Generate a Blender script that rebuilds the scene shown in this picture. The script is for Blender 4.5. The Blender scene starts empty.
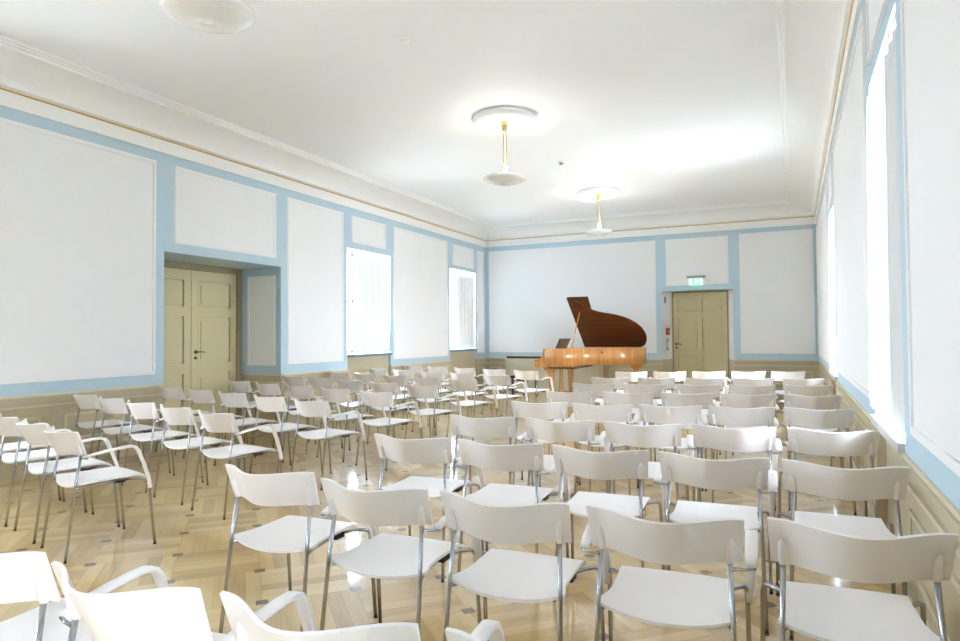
import bpy, bmesh, math, random
from mathutils import Vector, Matrix
random.seed(7)
sc = bpy.context.scene
FILL_W = 4.0
COL = sc.collection
PI = math.pi
R = math.radians

# ------------------------------------------------------------------ camera
CH = 1.35
cam = bpy.data.cameras.new('camera')
co = bpy.data.objects.new('camera', cam)
COL.objects.link(co)
yaw, pitch, roll = 0.4348838, 0.0240076, -0.0074722
cy, sy, cp, sp = math.cos(yaw), math.sin(yaw), math.cos(pitch), math.sin(pitch)
fw = Vector((-sy*cp, cy*cp, sp)); rt = Vector((cy, sy, 0)); up = rt.cross(fw)
r2 = math.cos(roll)*rt + math.sin(roll)*up
u2 = -math.sin(roll)*rt + math.cos(roll)*up
co.matrix_world = Matrix(((r2.x, u2.x, -fw.x, 0), (r2.y, u2.y, -fw.y, 0), (r2.z, u2.z, -fw.z, CH), (0, 0, 0, 1)))
cam.sensor_fit = 'HORIZONTAL'
cam.sensor_width = 36.0
cam.lens = 644.13*36.0/960.0
cam.clip_start = 0.05
cam.clip_end = 200
sc.camera = co

# ------------------------------------------------------------------ materials
def lin(c):
    return tuple((x/12.92 if x <= 0.04045 else ((x+0.055)/1.055)**2.4) for x in [v/255.0 for v in c])

def mat(name, rgb, rough=0.5, metal=0.0, spec=0.5, coat=0.0, noise=None, bump=None, trans=0.0):
    m = bpy.data.materials.new(name); m.use_nodes = True
    nt = m.node_tree; b = nt.nodes['Principled BSDF']
    c = lin(rgb)
    b.inputs['Base Color'].default_value = (*c, 1)
    b.inputs['Roughness'].default_value = rough
    b.inputs['Metallic'].default_value = metal
    b.inputs['Specular IOR Level'].default_value = spec
    b.inputs['Coat Weight'].default_value = coat
    b.inputs['Coat Roughness'].default_value = 0.08
    if noise:
        sx, amt = noise
        tc = nt.nodes.new('ShaderNodeTexCoord'); n = nt.nodes.new('ShaderNodeTexNoise')
        n.inputs['Scale'].default_value = sx; n.inputs['Detail'].default_value = 4
        mx = nt.nodes.new('ShaderNodeMix'); mx.data_type = 'RGBA'
        mx.inputs['A'].default_value = (*[v*(1-amt) for v in c], 1)
        mx.inputs['B'].default_value = (*[min(1, v*(1+amt)) for v in c], 1)
        nt.links.new(tc.outputs['Object'], n.inputs['Vector'])
        nt.links.new(n.outputs['Fac'], mx.inputs['Factor'])
        nt.links.new(mx.outputs['Result'], b.inputs['Base Color'])
        if bump:
            bp = nt.nodes.new('ShaderNodeBump'); bp.inputs['Strength'].default_value = bump
            bp.inputs['Distance'].default_value = 0.002
            nt.links.new(n.outputs['Fac'], bp.inputs['Height']); nt.links.new(bp.outputs['Normal'], b.inputs['Normal'])
    return m

M = {}
M['shell'] = mat('chair_white_shell', (235, 230, 228), 0.34, spec=0.5, noise=(9, 0.015))
M['chrome'] = mat('chrome', (180, 182, 186), 0.18, metal=1.0, noise=(30, 0.03))
M['black'] = mat('black_plastic', (28, 28, 30), 0.5, noise=(30, 0.1))
M['plaster'] = mat('white_plaster', (238, 238, 236), 0.7, spec=0.3, noise=(3, 0.012))
M['panel'] = mat('white_wall_panel', (233, 233, 233), 0.6, spec=0.3, noise=(2.2, 0.015), bump=0.1)
M['ceiling'] = mat('white_ceiling', (238, 238, 238), 0.6, spec=0.3, noise=(1.5, 0.012))
M['blue'] = mat('pale_blue_paint', (182, 204, 215), 0.6, spec=0.3, noise=(4, 0.03))
M['beige'] = mat('beige_dado_paint', (186, 175, 147), 0.5, spec=0.4, noise=(5, 0.03))
M['beige2'] = mat('light_beige_moulding', (206, 197, 174), 0.45, spec=0.4, noise=(5, 0.03))
M['door'] = mat('khaki_door_paint', (200, 188, 148), 0.42, spec=0.4, noise=(5, 0.03))
M['doordark'] = mat('brown_door_frame', (150, 138, 108), 0.5, noise=(5, 0.04))
M['gold'] = mat('gold_leaf_line', (212, 170, 76), 0.4, metal=0.3, noise=(20, 0.1))
M['brass'] = mat('polished_brass', (206, 184, 120), 0.22, metal=1.0, noise=(20, 0.05))
M['opal'] = mat('opal_glass_bowl', (240, 240, 238), 0.25, noise=(5, 0.01))
M['frame'] = mat('white_window_frame', (226, 226, 224), 0.4, noise=(8, 0.02))
M['slate'] = mat('slate_sill', (112, 130, 138), 0.65, noise=(12, 0.08))
M['gap_dark'] = mat('dark_gap_fill', (52, 62, 66), 0.9, noise=(30, 0.1))  # darkness of the gap beside the right window curtain, as a colour
M['sillwhite'] = mat('white_sill', (196, 194, 188), 0.6, noise=(8, 0.02))
M['red'] = mat('red_plastic', (170, 44, 44), 0.4, noise=(20, 0.05))
M['grey'] = mat('grey_plastic', (150, 152, 152), 0.5, noise=(20, 0.05))
M['ivory'] = mat('ivory_keys', (236, 230, 212), 0.3, noise=(20, 0.02))
M['rubber'] = mat('dark_glide', (52, 48, 44), 0.7, noise=(30, 0.1))
M['darkmetal'] = mat('bronze_handle', (84, 70, 48), 0.35, metal=0.8, noise=(30, 0.1))
M['leather'] = mat('black_leather', (34, 30, 28), 0.5, noise=(60, 0.2), bump=0.3)

def wood(name, c1, c2, scale, rough, coat, axis='X'):
    m = bpy.data.materials.new(name); m.use_nodes = True
    nt = m.node_tree; b = nt.nodes['Principled BSDF']
    tc = nt.nodes.new('ShaderNodeTexCoord'); mp = nt.nodes.new('ShaderNodeMapping')
    mp.inputs['Scale'].default_value = scale
    n = nt.nodes.new('ShaderNodeTexNoise'); n.inputs['Scale'].default_value = 1.0; n.inputs['Detail'].default_value = 6
    n.inputs['Distortion'].default_value = 0.6
    cr = nt.nodes.new('ShaderNodeValToRGB')
    cr.color_ramp.elements[0].position = 0.3; cr.color_ramp.elements[0].color = (*lin(c1), 1)
    cr.color_ramp.elements[1].position = 0.7; cr.color_ramp.elements[1].color = (*lin(c2), 1)
    nt.links.new(tc.outputs['Object'], mp.inputs['Vector']); nt.links.new(mp.outputs['Vector'], n.inputs['Vector'])
    nt.links.new(n.outputs['Fac'], cr.inputs['Fac']); nt.links.new(cr.outputs['Color'], b.inputs['Base Color'])
    b.inputs['Roughness'].default_value = rough; b.inputs['Coat Weight'].default_value = coat; b.inputs['Coat Roughness'].default_value = 0.06
    return m
M['veneer'] = wood('honey_walnut_veneer', (166, 106, 48), (212, 152, 84), (22, 22, 1.2), 0.3, 0.6)
M['veneer_dark'] = wood('reddish_brown_veneer', (70, 32, 12), (104, 50, 20), (1.2, 14, 14), 0.28, 0.6)
M['walnut'] = wood('dark_walnut', (58, 36, 20), (84, 54, 32), (3, 12, 12), 0.4, 0.3)

def glass_mat():
    m = bpy.data.materials.new('window_glass'); m.use_nodes = True
    nt = m.node_tree; nt.nodes.remove(nt.nodes['Principled BSDF'])
    out = nt.nodes['Material Output']
    t = nt.nodes.new('ShaderNodeBsdfTransparent'); t.inputs['Color'].default_value = (0.97, 0.98, 0.98, 1)
    g = nt.nodes.new('ShaderNodeBsdfGlossy'); g.inputs['Roughness'].default_value = 0.02
    mx = nt.nodes.new('ShaderNodeMixShader')
    mx.inputs[0].default_value = 0.05; nt.links.new(t.outputs[0], mx.inputs[1]); nt.links.new(g.outputs[0], mx.inputs[2])
    nt.links.new(mx.outputs[0], out.inputs['Surface'])
    return m
M['glass'] = glass_mat()

def cloth_mat(name, frac):
    m = bpy.data.materials.new(name); m.use_nodes = True
    nt = m.node_tree; nt.nodes.remove(nt.nodes['Principled BSDF'])
    out = nt.nodes['Material Output']
    d = nt.nodes.new('ShaderNodeBsdfDiffuse'); d.inputs['Color'].default_value = (0.86, 0.86, 0.86, 1)
    t = nt.nodes.new('ShaderNodeBsdfTranslucent'); t.inputs['Color'].default_value = (0.6, 0.61, 0.62, 1)
    tc = nt.nodes.new('ShaderNodeTexCoord'); n = nt.nodes.new('ShaderNodeTexNoise'); n.inputs['Scale'].default_value = 120
    bp = nt.nodes.new('ShaderNodeBump'); bp.inputs['Strength'].default_value = 0.1
    nt.links.new(tc.outputs['Object'], n.inputs['Vector']); nt.links.new(n.outputs['Fac'], bp.inputs['Height'])
    nt.links.new(bp.outputs['Normal'], d.inputs['Normal'])
    mx = nt.nodes.new('ShaderNodeMixShader'); mx.inputs[0].default_value = frac
    nt.links.new(d.outputs[0], mx.inputs[1]); nt.links.new(t.outputs[0], mx.inputs[2]); nt.links.new(mx.outputs[0], out.inputs['Surface'])
    return m
M['cloth'] = cloth_mat('white_sheer_curtain', 0.42); M['cloth_left'] = cloth_mat('white_lined_curtain', 0.012)
M['cloth_shade'] = mat('shaded_curtain_cloth', (214, 214, 214), 0.9, spec=0.1, noise=(60, 0.03))  # greyer copy of the curtain white, shade put into the colour

def emit_mat(name, rgb, s):
    m = bpy.data.materials.new(name); m.use_nodes = True
    b = m.node_tree.nodes['Principled BSDF']
    b.inputs['Base Color'].default_value = (*lin(rgb), 1)
    b.inputs['Emission Color'].default_value = (*lin(rgb), 1); b.inputs['Emission Strength'].default_value = s
    return m
M['signgreen'] = emit_mat('lit_green_sign', (112, 208, 160), 0.34)
M['signwhite'] = emit_mat('lit_white_symbol', (245, 255, 248), 0.5)

def parquet():
    m = bpy.data.materials.new('oak_parquet'); m.use_nodes = True
    nt = m.node_tree; b = nt.nodes['Principled BSDF']; N = nt.nodes; L = nt.links
    def math_(op, a, c=None, d=None):
        n = N.new('ShaderNodeMath'); n.operation = op
        for i, v in enumerate((a, c, d)):
            if v is None: continue
            if isinstance(v, (int, float)): n.inputs[i].default_value = v
            else: L.new(v, n.inputs[i])
        return n.outputs[0]
    tc = N.new('ShaderNodeTexCoord'); mp = N.new('ShaderNodeMapping'); mp.vector_type = 'POINT'
    mp.inputs['Rotation'].default_value = (0, 0, R(-45)); A = 0.475
    mp.inputs['Location'].default_value = (0.39/A, -0.18/A, 0)
    mp.inputs['Scale'].default_value = (1/A, 1/A, 1)
    L.new(tc.outputs['Object'], mp.inputs['Vector'])
    sx = N.new('ShaderNodeSeparateXYZ'); L.new(mp.outputs[0], sx.inputs[0])
    x, y = sx.outputs[0], sx.outputs[1]
    cx, cyy = math_('FLOOR', x), math_('FLOOR', y)
    fx, fy = math_('SUBTRACT', x, cx), math_('SUBTRACT', y, cyy)
    par = math_('FLOORED_MODULO', math_('ADD', cx, cyy), 2.0)
    inv = math_('SUBTRACT', 1.0, par)
    acr = math_('ADD', math_('MULTIPLY', fx, par), math_('MULTIPLY', fy, inv))
    alo = math_('ADD', math_('MULTIPLY', fy, par), math_('MULTIPLY', fx, inv))
    a4 = math_('MULTIPLY', acr, 6.0); idx = math_('FLOOR', a4); fr = math_('SUBTRACT', a4, idx)
    cb = N.new('ShaderNodeCombineXYZ'); L.new(cx, cb.inputs[0]); L.new(cyy, cb.inputs[1]); L.new(idx, cb.inputs[2])
    wn = N.new('ShaderNodeTexWhiteNoise'); L.new(cb.outputs[0], wn.inputs['Vector'])
    g = N.new('ShaderNodeCombineXYZ')
    L.new(math_('ADD', math_('MULTIPLY', alo, 1.6), math_('MULTIPLY', wn.outputs['Value'], 37.0)), g.inputs[0])
    L.new(math_('MULTIPLY', acr, 26.0), g.inputs[1]); L.new(math_('ADD', cx, math_('MULTIPLY', cyy, 3.1)), g.inputs[2])
    gn = N.new('ShaderNodeTexNoise'); gn.inputs['Scale'].default_value = 1.0; gn.inputs['Detail'].default_value = 5; L.new(g.outputs[0], gn.inputs['Vector'])
    tone = math_('ADD', math_('MULTIPLY', wn.outputs['Value'], 0.62), math_('MULTIPLY', gn.outputs['Fac'], 0.42))
    cr = N.new('ShaderNodeValToRGB'); L.new(tone, cr.inputs['Fac'])
    e = cr.color_ramp.elements
    e[0].position = 0.1; e[0].color = (*lin((176, 146, 94)), 1)
    e[1].position = 0.95; e[1].color = (*lin((222, 197, 146)), 1)
    k = e.new(0.5); k.color = (*lin((206, 174, 118)), 1)
    # key squares at cell corners
    mxx = math_('MINIMUM', fx, math_('SUBTRACT', 1.0, fx)); mxy = math_('MINIMUM', fy, math_('SUBTRACT', 1.0, fy))
    sq = math_('LESS_THAN', math_('MAXIMUM', mxx, mxy), 0.062)
    # only every other corner
    rx_, ry_ = math_('ROUND', x), math_('ROUND', y)
    # joints
    e1 = math_('LESS_THAN', math_('MINIMUM', fr, math_('SUBTRACT', 1.0, fr)), 0.014)
    e2 = math_('LESS_THAN', math_('MINIMUM', mxx, mxy), 0.004)
    jt = math_('MAXIMUM', e1, e2)
    m1 = N.new('ShaderNodeMix'); m1.data_type = 'RGBA'; L.new(math_('MULTIPLY', jt, 0.45), m1.inputs['Factor'])
    L.new(cr.outputs[0], m1.inputs['A']); m1.inputs['B'].default_value = (*lin((120, 92, 58)), 1)
    m2 = N.new('ShaderNodeMix'); m2.data_type = 'RGBA'; L.new(sq, m2.inputs['Factor'])
    L.new(m1.outputs['Result'], m2.inputs['A']); m2.inputs['B'].default_value = (*lin((106, 78, 52)), 1)
    # dark border strip along the left wall
    so = N.new('ShaderNodeSeparateXYZ'); L.new(tc.outputs['Object'], so.inputs[0])
    bd = math_('LESS_THAN', math_('ABSOLUTE', math_('ADD', so.outputs[0], 6.52)), 0.02)
    m3 = N.new('ShaderNodeMix'); m3.data_type = 'RGBA'; L.new(bd, m3.inputs['Factor'])
    L.new(m2.outputs['Result'], m3.inputs['A']); m3.inputs['B'].default_value = (*lin((110, 86, 60)), 1)
    L.new(m3.outputs['Result'], b.inputs['Base Color'])
    b.inputs['Roughness'].default_value = 0.28
    b.inputs['Coat Weight'].default_value = 1.0; b.inputs['Coat IOR'].default_value = 1.75; b.inputs['Coat Roughness'].default_value = 0.05
    return m
M['parquet'] = parquet()

# ------------------------------------------------------------------ mesh helpers
class MB:
    """collects shapes (with material slots) and links them as one mesh object"""
    def __init__(self):
        self.bm = bmesh.new(); self.mats = []
    def slot(self, m):
        if m not in self.mats: self.mats.append(m)
        return self.mats.index(m)
    def _tag(self, faces, m):
        i = self.slot(m)
        for f in faces: f.material_index = i
    def box(self, x0, x1, y0, y1, z0, z1, m, bevel=0.0):
        v = [self.bm.verts.new((x, y, z)) for x in (x0, x1) for y in (y0, y1) for z in (z0, z1)]
        q = [(0, 1, 3, 2), (4, 6, 7, 5), (0, 4, 5, 1), (2, 3, 7, 6), (0, 2, 6, 4), (1, 5, 7, 3)]
        fs = [self.bm.faces.new([v[i] for i in f]) for f in q]
        if bevel:
            ed = set(e for f in fs for e in f.edges)
            rs = bmesh.ops.bevel(self.bm, geom=list(ed), offset=bevel, segments=2, affect='EDGES', profile=0.6)
            fs = list(set(rs['faces']) | set(f for f in fs if f.is_valid))
        self._tag(fs, m); return fs
    def hexa(self, pts, m):
        """8 points ordered like box: (x0,y0,z0),(x0,y0,z1),(x0,y1,z0),(x0,y1,z1),(x1,..)"""
        v = [self.bm.verts.new(p) for p in pts]
        q = [(0, 1, 3, 2), (4, 6, 7, 5), (0, 4, 5, 1), (2, 3, 7, 6), (0, 2, 6, 4), (1, 5, 7, 3)]
        self._tag([self.bm.faces.new([v[i] for i in f]) for f in q], m)
    def prism(self, poly, z0, z1, m, smooth=False):
        a = [self.bm.verts.new((x, y, z0)) for x, y in poly]; b = [self.bm.verts.new((x, y, z1)) for x, y in poly]
        n = len(poly); fs = [self.bm.faces.new(a[::-1]), self.bm.faces.new(b)]
        for i in range(n):
            f = self.bm.faces.new((a[i], a[(i+1) % n], b[(i+1) % n], b[i])); f.smooth = smooth; fs.append(f)
        self._tag(fs, m)
    def loft(self, rings, m, closed=True, caps=True, smooth=True):
        vs = [[self.bm.verts.new(p) for p in r] for r in rings]; fs = []
        n = len(rings[0])
        for a, b in zip(vs[:-1], vs[1:]):
            for i in range(n if closed else n-1):
                f = self.bm.faces.new((a[i], a[(i+1) % n], b[(i+1) % n], b[i])); f.smooth = smooth; fs.append(f)
        if caps and closed:
            fs.append(self.bm.faces.new(vs[0][::-1])); fs.append(self.bm.faces.new(vs[-1]))
        self._tag(fs, m); return fs
    def tube(self, pts, r, m, seg=8):
        pts = [Vector(p) for p in pts]; rings = []
        rad = r if isinstance(r, (list, tuple)) else [r]*len(pts)
        prev = None
        for i, p in enumerate(pts):
            if i == 0: t = pts[1]-p
            elif i == len(pts)-1: t = p-pts[i-1]
            else: t = (pts[i+1]-p).normalized()+(p-pts[i-1]).normalized()
            t.normalize()
            if prev is None:
                a = Vector((1, 0, 0)) if abs(t.x) < 0.9 else Vector((0, 1, 0))
            else: a = prev
            n = (a-t*a.dot(t)).normalized(); prev = n; b2 = t.cross(n)
            rings.append([p+rad[i]*(math.cos(k*2*PI/seg)*n+math.sin(k*2*PI/seg)*b2) for k in range(seg)])
        self.loft(rings, m)
    def lathe(self, prof, m, c=(0, 0), seg=32, caps=True):
        rings = [[(c[0]+r*math.cos(k*2*PI/seg), c[1]+r*math.sin(k*2*PI/seg), z) for k in range(seg)] for r, z in prof]
        self.loft(rings, m, caps=caps)
    def build(self, name, parent=None, smooth_angle=None):
        me = bpy.data.meshes.new(name)
        bmesh.ops.recalc_face_normals(self.bm, faces=self.bm.faces)
        self.bm.to_mesh(me); self.bm.free()
        for m in self.mats: me.materials.append(M[m])
        o = bpy.data.objects.new(name, me); COL.objects.link(o)
        if parent is not None: o.parent = parent
        return o

def empty(name, loc=(0, 0, 0), rz=0.0):
    o = bpy.data.objects.new(name, None); COL.objects.link(o)
    o.empty_display_size = 0.1
    o.location = loc; o.rotation_euler = (0, 0, rz)
    return o
def tag(o, label, cat, group=None):
    o['label'] = label; o['category'] = cat
    if group: o['group'] = group
    return o
def struct(o):
    o['kind'] = 'structure'; return o
def copy_tree(o, parent=None):
    c = o.copy(); COL.objects.link(c); c.parent = parent
    for ch in list(o.children): copy_tree(ch, c)
    return c

# ------------------------------------------------------------------ room dimensions
S = 1.025
def K(v): return v*S                       # plan
def Z(z): return CH+(z-CH)*S               # heights
XL = K(-6.648); YF = K(14.65); YB = -3.9
TA = 0.0185
def xr(y): return K(0.4436)+TA*y           # right wall leans outward a little
Z_DADO, Z_BLUE, Z_GOLD, Z_CEIL = Z(0.80), Z(3.57), Z(3.72), Z(4.01)
TH = 0.92
ZT = Z_CEIL+0.15

# floor and ceiling
mb = MB(); mb.box(XL-1.2, xr(YF)+1.0, YB-0.3, YF+0.8, -0.1, 0.0, 'parquet'); struct(mb.build('floor'))
mb = MB(); mb.box(XL-0.9, xr(YF)+0.9, YB-0.3, YF+0.8, Z_CEIL, Z_CEIL+0.2, 'ceiling'); struct(mb.build('ceiling'))

# generic wall in its own frame: s along the wall, d depth behind the face (positive = away from room), z
class Frame:
    def __init__(self, o, ds, dd): self.o, self.ds, self.dd = Vector(o), Vector(ds).normalized(), Vector(dd).normalized()
    def P(self, s, d, z): p = self.o+self.ds*s+self.dd*d; return (p.x, p.y, z)
    def box(self, mb, s0, s1, d0, d1, z0, z1, m):
        mb.hexa([self.P(s, d, z) for s in (s0, s1) for d in (d0, d1) for z in (z0, z1)], m)
FL = Frame((XL, 0, 0), (0, 1, 0), (-1, 0, 0))
FF = Frame((0, YF, 0), (1, 0, 0), (0, 1, 0))
FR = Frame((xr(0), 0, 0), (TA, 1, 0), (1, -TA, 0))
FB = Frame((0, YB, 0), (1, 0, 0), (0, -1, 0))

def wall(name, F, s0, s1, openings):
    """openings: list of (sa, sb, ztop) down to the floor"""
    mb = MB(); cur = s0
    def col(a, b, zb):
        if zb < Z_DADO: F.box(mb, a, b, 0, TH, zb, Z_DADO, 'beige')
        F.box(mb, a, b, 0, TH, max(zb, Z_DADO), Z_BLUE, 'blue')
        F.box(mb, a, b, 0, TH, Z_BLUE, ZT, 'plaster')
    for a, b, zt in sorted(openings):
        if a > cur: col(cur, a, 0.0)
        col(a, b, zt); cur = b
    if cur < s1: col(cur, s1, 0.0)
    return mb, cur

def panel(parent, F, s0, s1, z0, z1):
    """raised white field with a stepped moulding around it"""
    mb = MB()
    w = 0.035
    F.box(mb, s0+w, s1-w, -0.006, 0.0, z0+w, z1-w, 'panel')
    for (a, b, c, d) in ((s0, s1, z0, z0+w), (s0, s1, z1-w, z1), (s0, s0+w, z0+w, z1-w), (s1-w, s1, z0+w, z1-w)):
        F.box(mb, a, b, -0.016, 0.0, c, d, 'panel')
    for (a, b, c, d) in ((s0-.012, s1+.012, z0-.012, z0), (s0-.012, s1+.012, z1, z1+.012), (s0-.012, s0, z0, z1), (s1, s1+.012, z0, z1)):
        F.box(mb, a, b, -0.007, 0.0, c, d, 'panel')
    return mb.build('panel', parent)

def dado(parent, F, spans):
    """wainscot mouldings: cap, light rail, framed fields"""
    mb = MB()
    for a, b in spans:
        F.box(mb, a, b, -0.012, 0, Z_DADO-0.012, Z_DADO+0.010, 'beige2')
        F.box(mb, a, b, -0.024, 0, Z_DADO-0.034, Z_DADO-0.012, 'beige')
        F.box(mb, a, b, -0.012, 0, Z_DADO-0.050, Z_DADO-0.034, 'beige')
        F.box(mb, a, b, -0.016, 0, Z(0.682), Z(0.70), 'beige2')
        F.box(mb, a, b, -0.008, 0, Z(0.668), Z(0.682), 'beige')
        n = max(1, round((b-a)/1.3)); w = (b-a)/n
        for i in range(n):
            p, q = a+i*w+0.12, a+(i+1)*w-0.12
            if q-p < 0.15: p, q = a+i*w+0.04, a+(i+1)*w-0.04
            z0, z1 = 0.29, Z(0.585)
            for (c, d, e, f) in ((p, q, z0, z0+.025), (p, q, z1-.025, z1), (p, p+.025, z0, z1), (q-.025, q, z0, z1)):
                F.box(mb, c, d, -0.009, 0, e, f, 'beige2')
    return mb.build('dado_moulding', parent)

def baseboard(name, F, spans):
    mb = MB()
    for a, b in spans:
        F.box(mb, a, b, -0.020, 0, 0, 0.175, 'beige')
        F.box(mb, a, b, -0.028, 0, 0.175, 0.195, 'beige2')
        F.box(mb, a, b, -0.012, 0, 0.195, 0.21, 'beige2')
    return struct(mb.build(name))

def win(name, F, a, b, depth, z_sill, z_head, sill_mat, lights_=True):
    """casement window with transom, set back in its reveal"""
    mb = MB(); d0, d1 = depth, depth+0.07
    fwd = 0.06
    mid = (a+b)/2
    zt = z_sill+(z_head-z_sill)*0.52
    for (p, q, z0, z1) in ((a, a+fwd, z_sill, z_head), (b-fwd, b, z_sill, z_head), (a, b, z_head-fwd, z_head), (a, b, z_sill, z_sill+fwd),
                           (mid-.045, mid+.045, z_sill, z_head), (a, b, zt-.035, zt+.035)):
        F.box(mb, p, q, d0, d1, z0, z1, 'frame')
    for (za, zb) in ((z_sill+fwd, zt-.035), (zt+.035, z_head-fwd)):
        zc = (za+zb)/2
        for (p, q) in ((a+fwd, mid-.045), (mid+.045, b-fwd)):
            F.box(mb, p, q, d0+.02, d0+.05, zc-.012, zc+.012, 'frame')
    w = struct(mb.build(name))
    for (p, q) in ((a+fwd, mid-.045), (mid+.045, b-fwd)):
        for (za, zb) in ((z_sill+fwd, zt-.035), (zt+.035, z_head-fwd)):
            g = MB(); F.box(g, p, q, d0+.032, d0+.038, za, zb, 'glass'); g.build('pane', w)
    h = MB(); F.box(h, mid-.012, mid+.012, d0-.05, d0, zt-.16, zt-.13, 'darkmetal'); F.box(h, mid-.008, mid+.008, d0-.06, d0-.045, zt-.25, zt-.13, 'darkmetal'); h.build('window_handle', w)
    s_ = MB(); F.box(s_, a, b, -0.03, depth, z_sill-0.05, z_sill-.0, sill_mat); s_.build('sill', w)
    # daylight enters here
    ld = bpy.data.lights.new('daylight_portal', 'AREA'); ld.shape = 'RECTANGLE'; ld.size = b-a; ld.size_y = z_head-z_sill
    ld.cycles.is_portal = True
    lo = bpy.data.objects.new('daylight_portal', ld); COL.objects.link(lo)
    p = F.P(mid, depth+0.12, (z_sill+z_head)/2)
    zax = F.dd; xax = F.ds; yax = zax.cross(xax)
    lo.matrix_world = Matrix(((xax.x, yax.x, zax.x, p[0]), (xax.y, yax.y, zax.y, p[1]), (xax.z, yax.z, zax.z, p[2]), (0, 0, 0, 1)))
    return w

# ---- left wall
WL = [(K(1.45), K(2.79)), (K(8.97), K(10.31)), (K(12.73), K(14.07)), (K(-2.31), K(-0.97))]
DL = (K(5.37), K(7.36)); ZDL = Z(2.39); ZH = Z(2.87); ZS = Z(1.05)
mb, _ = wall('wall_left', FL, YB-0.3, YF+0.8, [(a, b, ZH) for a, b in WL]+[(*DL, ZDL)])
for a, b in WL:                                     # parapet under each window
    FL.box(mb, a, b, 0.05, TH, 0, ZS-0.05, 'beige')
FL.box(mb, DL[0]-.0, DL[1]+.0, 0.88, TH+0.1, 0, ZDL, 'doordark')
WLo = struct(mb.build('wall_left'))
for s0, s1, z0, z1 in ((2.95, 5.245, .94, 3.44), (5.52, 7.24, 2.52, 3.44), (7.50, 8.845, .96, 3.44), (9.10, 10.14, 2.99, 3.43), (10.42, 12.60, .93, 3.44), (12.86, 13.96, 2.97, 3.42), (14.15, 14.53, .95, 3.42),
                       (-.82, 1.3, .94, 3.44), (1.6, 2.65, 2.99, 3.43)):
    panel(WLo, FL, K(s0), K(s1), Z(z0), Z(z1))
spansL = [(YB, WL[3][0]), (WL[3][1], WL[0][0]), (WL[0][1], DL[0]), (DL[1], WL[1][0]), (WL[1][1], WL[2][0]), (WL[2][1], YF)]
dado(WLo, FL, spansL); baseboard('baseboard_left', FL, spansL)
# door recess jamb: blue reveal with its own framed field and dado
FJ = Frame((XL, DL[1], 0), (-1, 0, 0), (0, 1, 0))
jm = MB(); FJ.box(jm, 0, 0.78, -0.004, 0, 0, Z_DADO, 'beige'); FJ.box(jm, 0, 0.78, -0.004, 0, Z_DADO, ZDL-.01, 'blue'); jmo = jm.build('jamb_lining', WLo)
panel(WLo, FJ, 0.115, 0.655, Z(0.945), Z(2.26)); dado(WLo, FJ, [(0.0, 0.77)])
# left double door
def panelled(F, s0, s1, d, z1, stiles, rails, parent, name='door_leaf'):
    """leaf with recessed fields: stiles and rails are lists of (a, b) spans"""
    mb = MB(); F.box(mb, s0, s1, d+.045, d+0.07, 0.01, z1, 'door')
    for a, b in stiles: F.box(mb, a, b, d, d+.045, 0.01, z1, 'door')
    for (sa, sb), (sc_, sd) in zip(stiles[:-1], stiles[1:]):
        for a, b in rails: F.box(mb, sb, sc_, d, d+.045, a, b, 'door')
        for (ra, rb), (rc, rd) in zip(rails[:-1], rails[1:]):
            g = .016
            F.box(mb, sb+g, sc_-g, d+.016, d+.045, rb+g, rc-g, 'door')
            F.box(mb, sb+.06, sc_-.06, d+.006, d+.016, rb+.06, rc-.06, 'door')
    return mb.build(name, parent)
def door_leaf(F, s0, s1, d, z1, parent):
    m_ = .115
    return panelled(F, s0, s1, d, z1, [(s0, s0+m_), (s1-m_, s1)], [(.01, .20), (.84, .99), (1.66, 1.80), (z1-.15, z1)], parent)
def handle(F, s, d, z, dirn, parent):
    mb = MB()
    mb.tube([F.P(s, d, z), F.P(s, d-.055, z)], .009, 'darkmetal')
    mb.tube([F.P(s, d-.05, z), F.P(s+dirn*.06, d-.055, z+.002), F.P(s+dirn*.125, d-.05, z-.004)], .008, 'darkmetal')
    mb.tube([F.P(s, d-.004, z), F.P(s, d-.012, z)], .027, 'darkmetal', 14)
    mb.tube([F.P(s, d-.0, z-.085), F.P(s, d-.010, z-.085)], .022, 'darkmetal', 14)
    return mb.build('door_handle', parent)
mb = MB(); dd = 0.80
FL.box(mb, DL[0], DL[0]+.10, dd-.02, dd+.08, 0, ZDL, 'doordark'); FL.box(mb, DL[1]-.10, DL[1], dd-.02, dd+.08, 0, ZDL, 'doordark')
FL.box(mb, DL[0]+.10, DL[1]-.10, dd-.02, dd+.08, Z(2.305), ZDL, 'doordark')
d1 = struct(mb.build('door_1'))
mid = K(6.44)
door_leaf(FL, DL[0]+.105, mid-.004, dd, Z(2.30), d1); door_leaf(FL, mid+.004, DL[1]-.105, dd, Z(2.30), d1)
handle(FL, mid+.075, dd, 1.15, 1, d1)

# ---- far wall
DF = (K(-2.36), K(-0.88)); ZDF = Z(2.31)
mb, _ = wall('wall_far', FF, XL-0.05, xr(YF)+0.05, [(*DF, ZDF)])
for s0, s1, t in ((DF[0], K(-2.19), 0), (DF[1], K(-1.0), 1)):   # splayed reveals
    for z0, z1, m in ((0, Z_DADO, 'beige'), (Z_DADO, ZDF, 'panel')):
        a, b = YF, YF+0.36
        if t == 0: pts = [(s0, a), (s0, b), (s1, b)]
        else: pts = [(s0, a), (s1, b), (s0, b)]
        mb.prism(pts, z0, z1, m)
mb.box(DF[0], DF[1], YF+0.46, YF+0.54, 0, ZDF, 'doordark')
WFo = struct(mb.build('wall_far'))
for s0, s1, z0, z1 in ((-6.54, -2.49, .955, 3.44), (-2.245, -.97, 2.435, 3.44), (-.73, .645, .95, 3.46)):
    panel(WFo, FF, K(s0), K(s1), Z(z0), Z(z1))
spansF = [(XL, K(-6.12)), (K(-3.66), DF[0]), (DF[1], xr(YF))]
dado(WFo, FF, spansF); baseboard('baseboard_far', FF, spansF)
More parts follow.
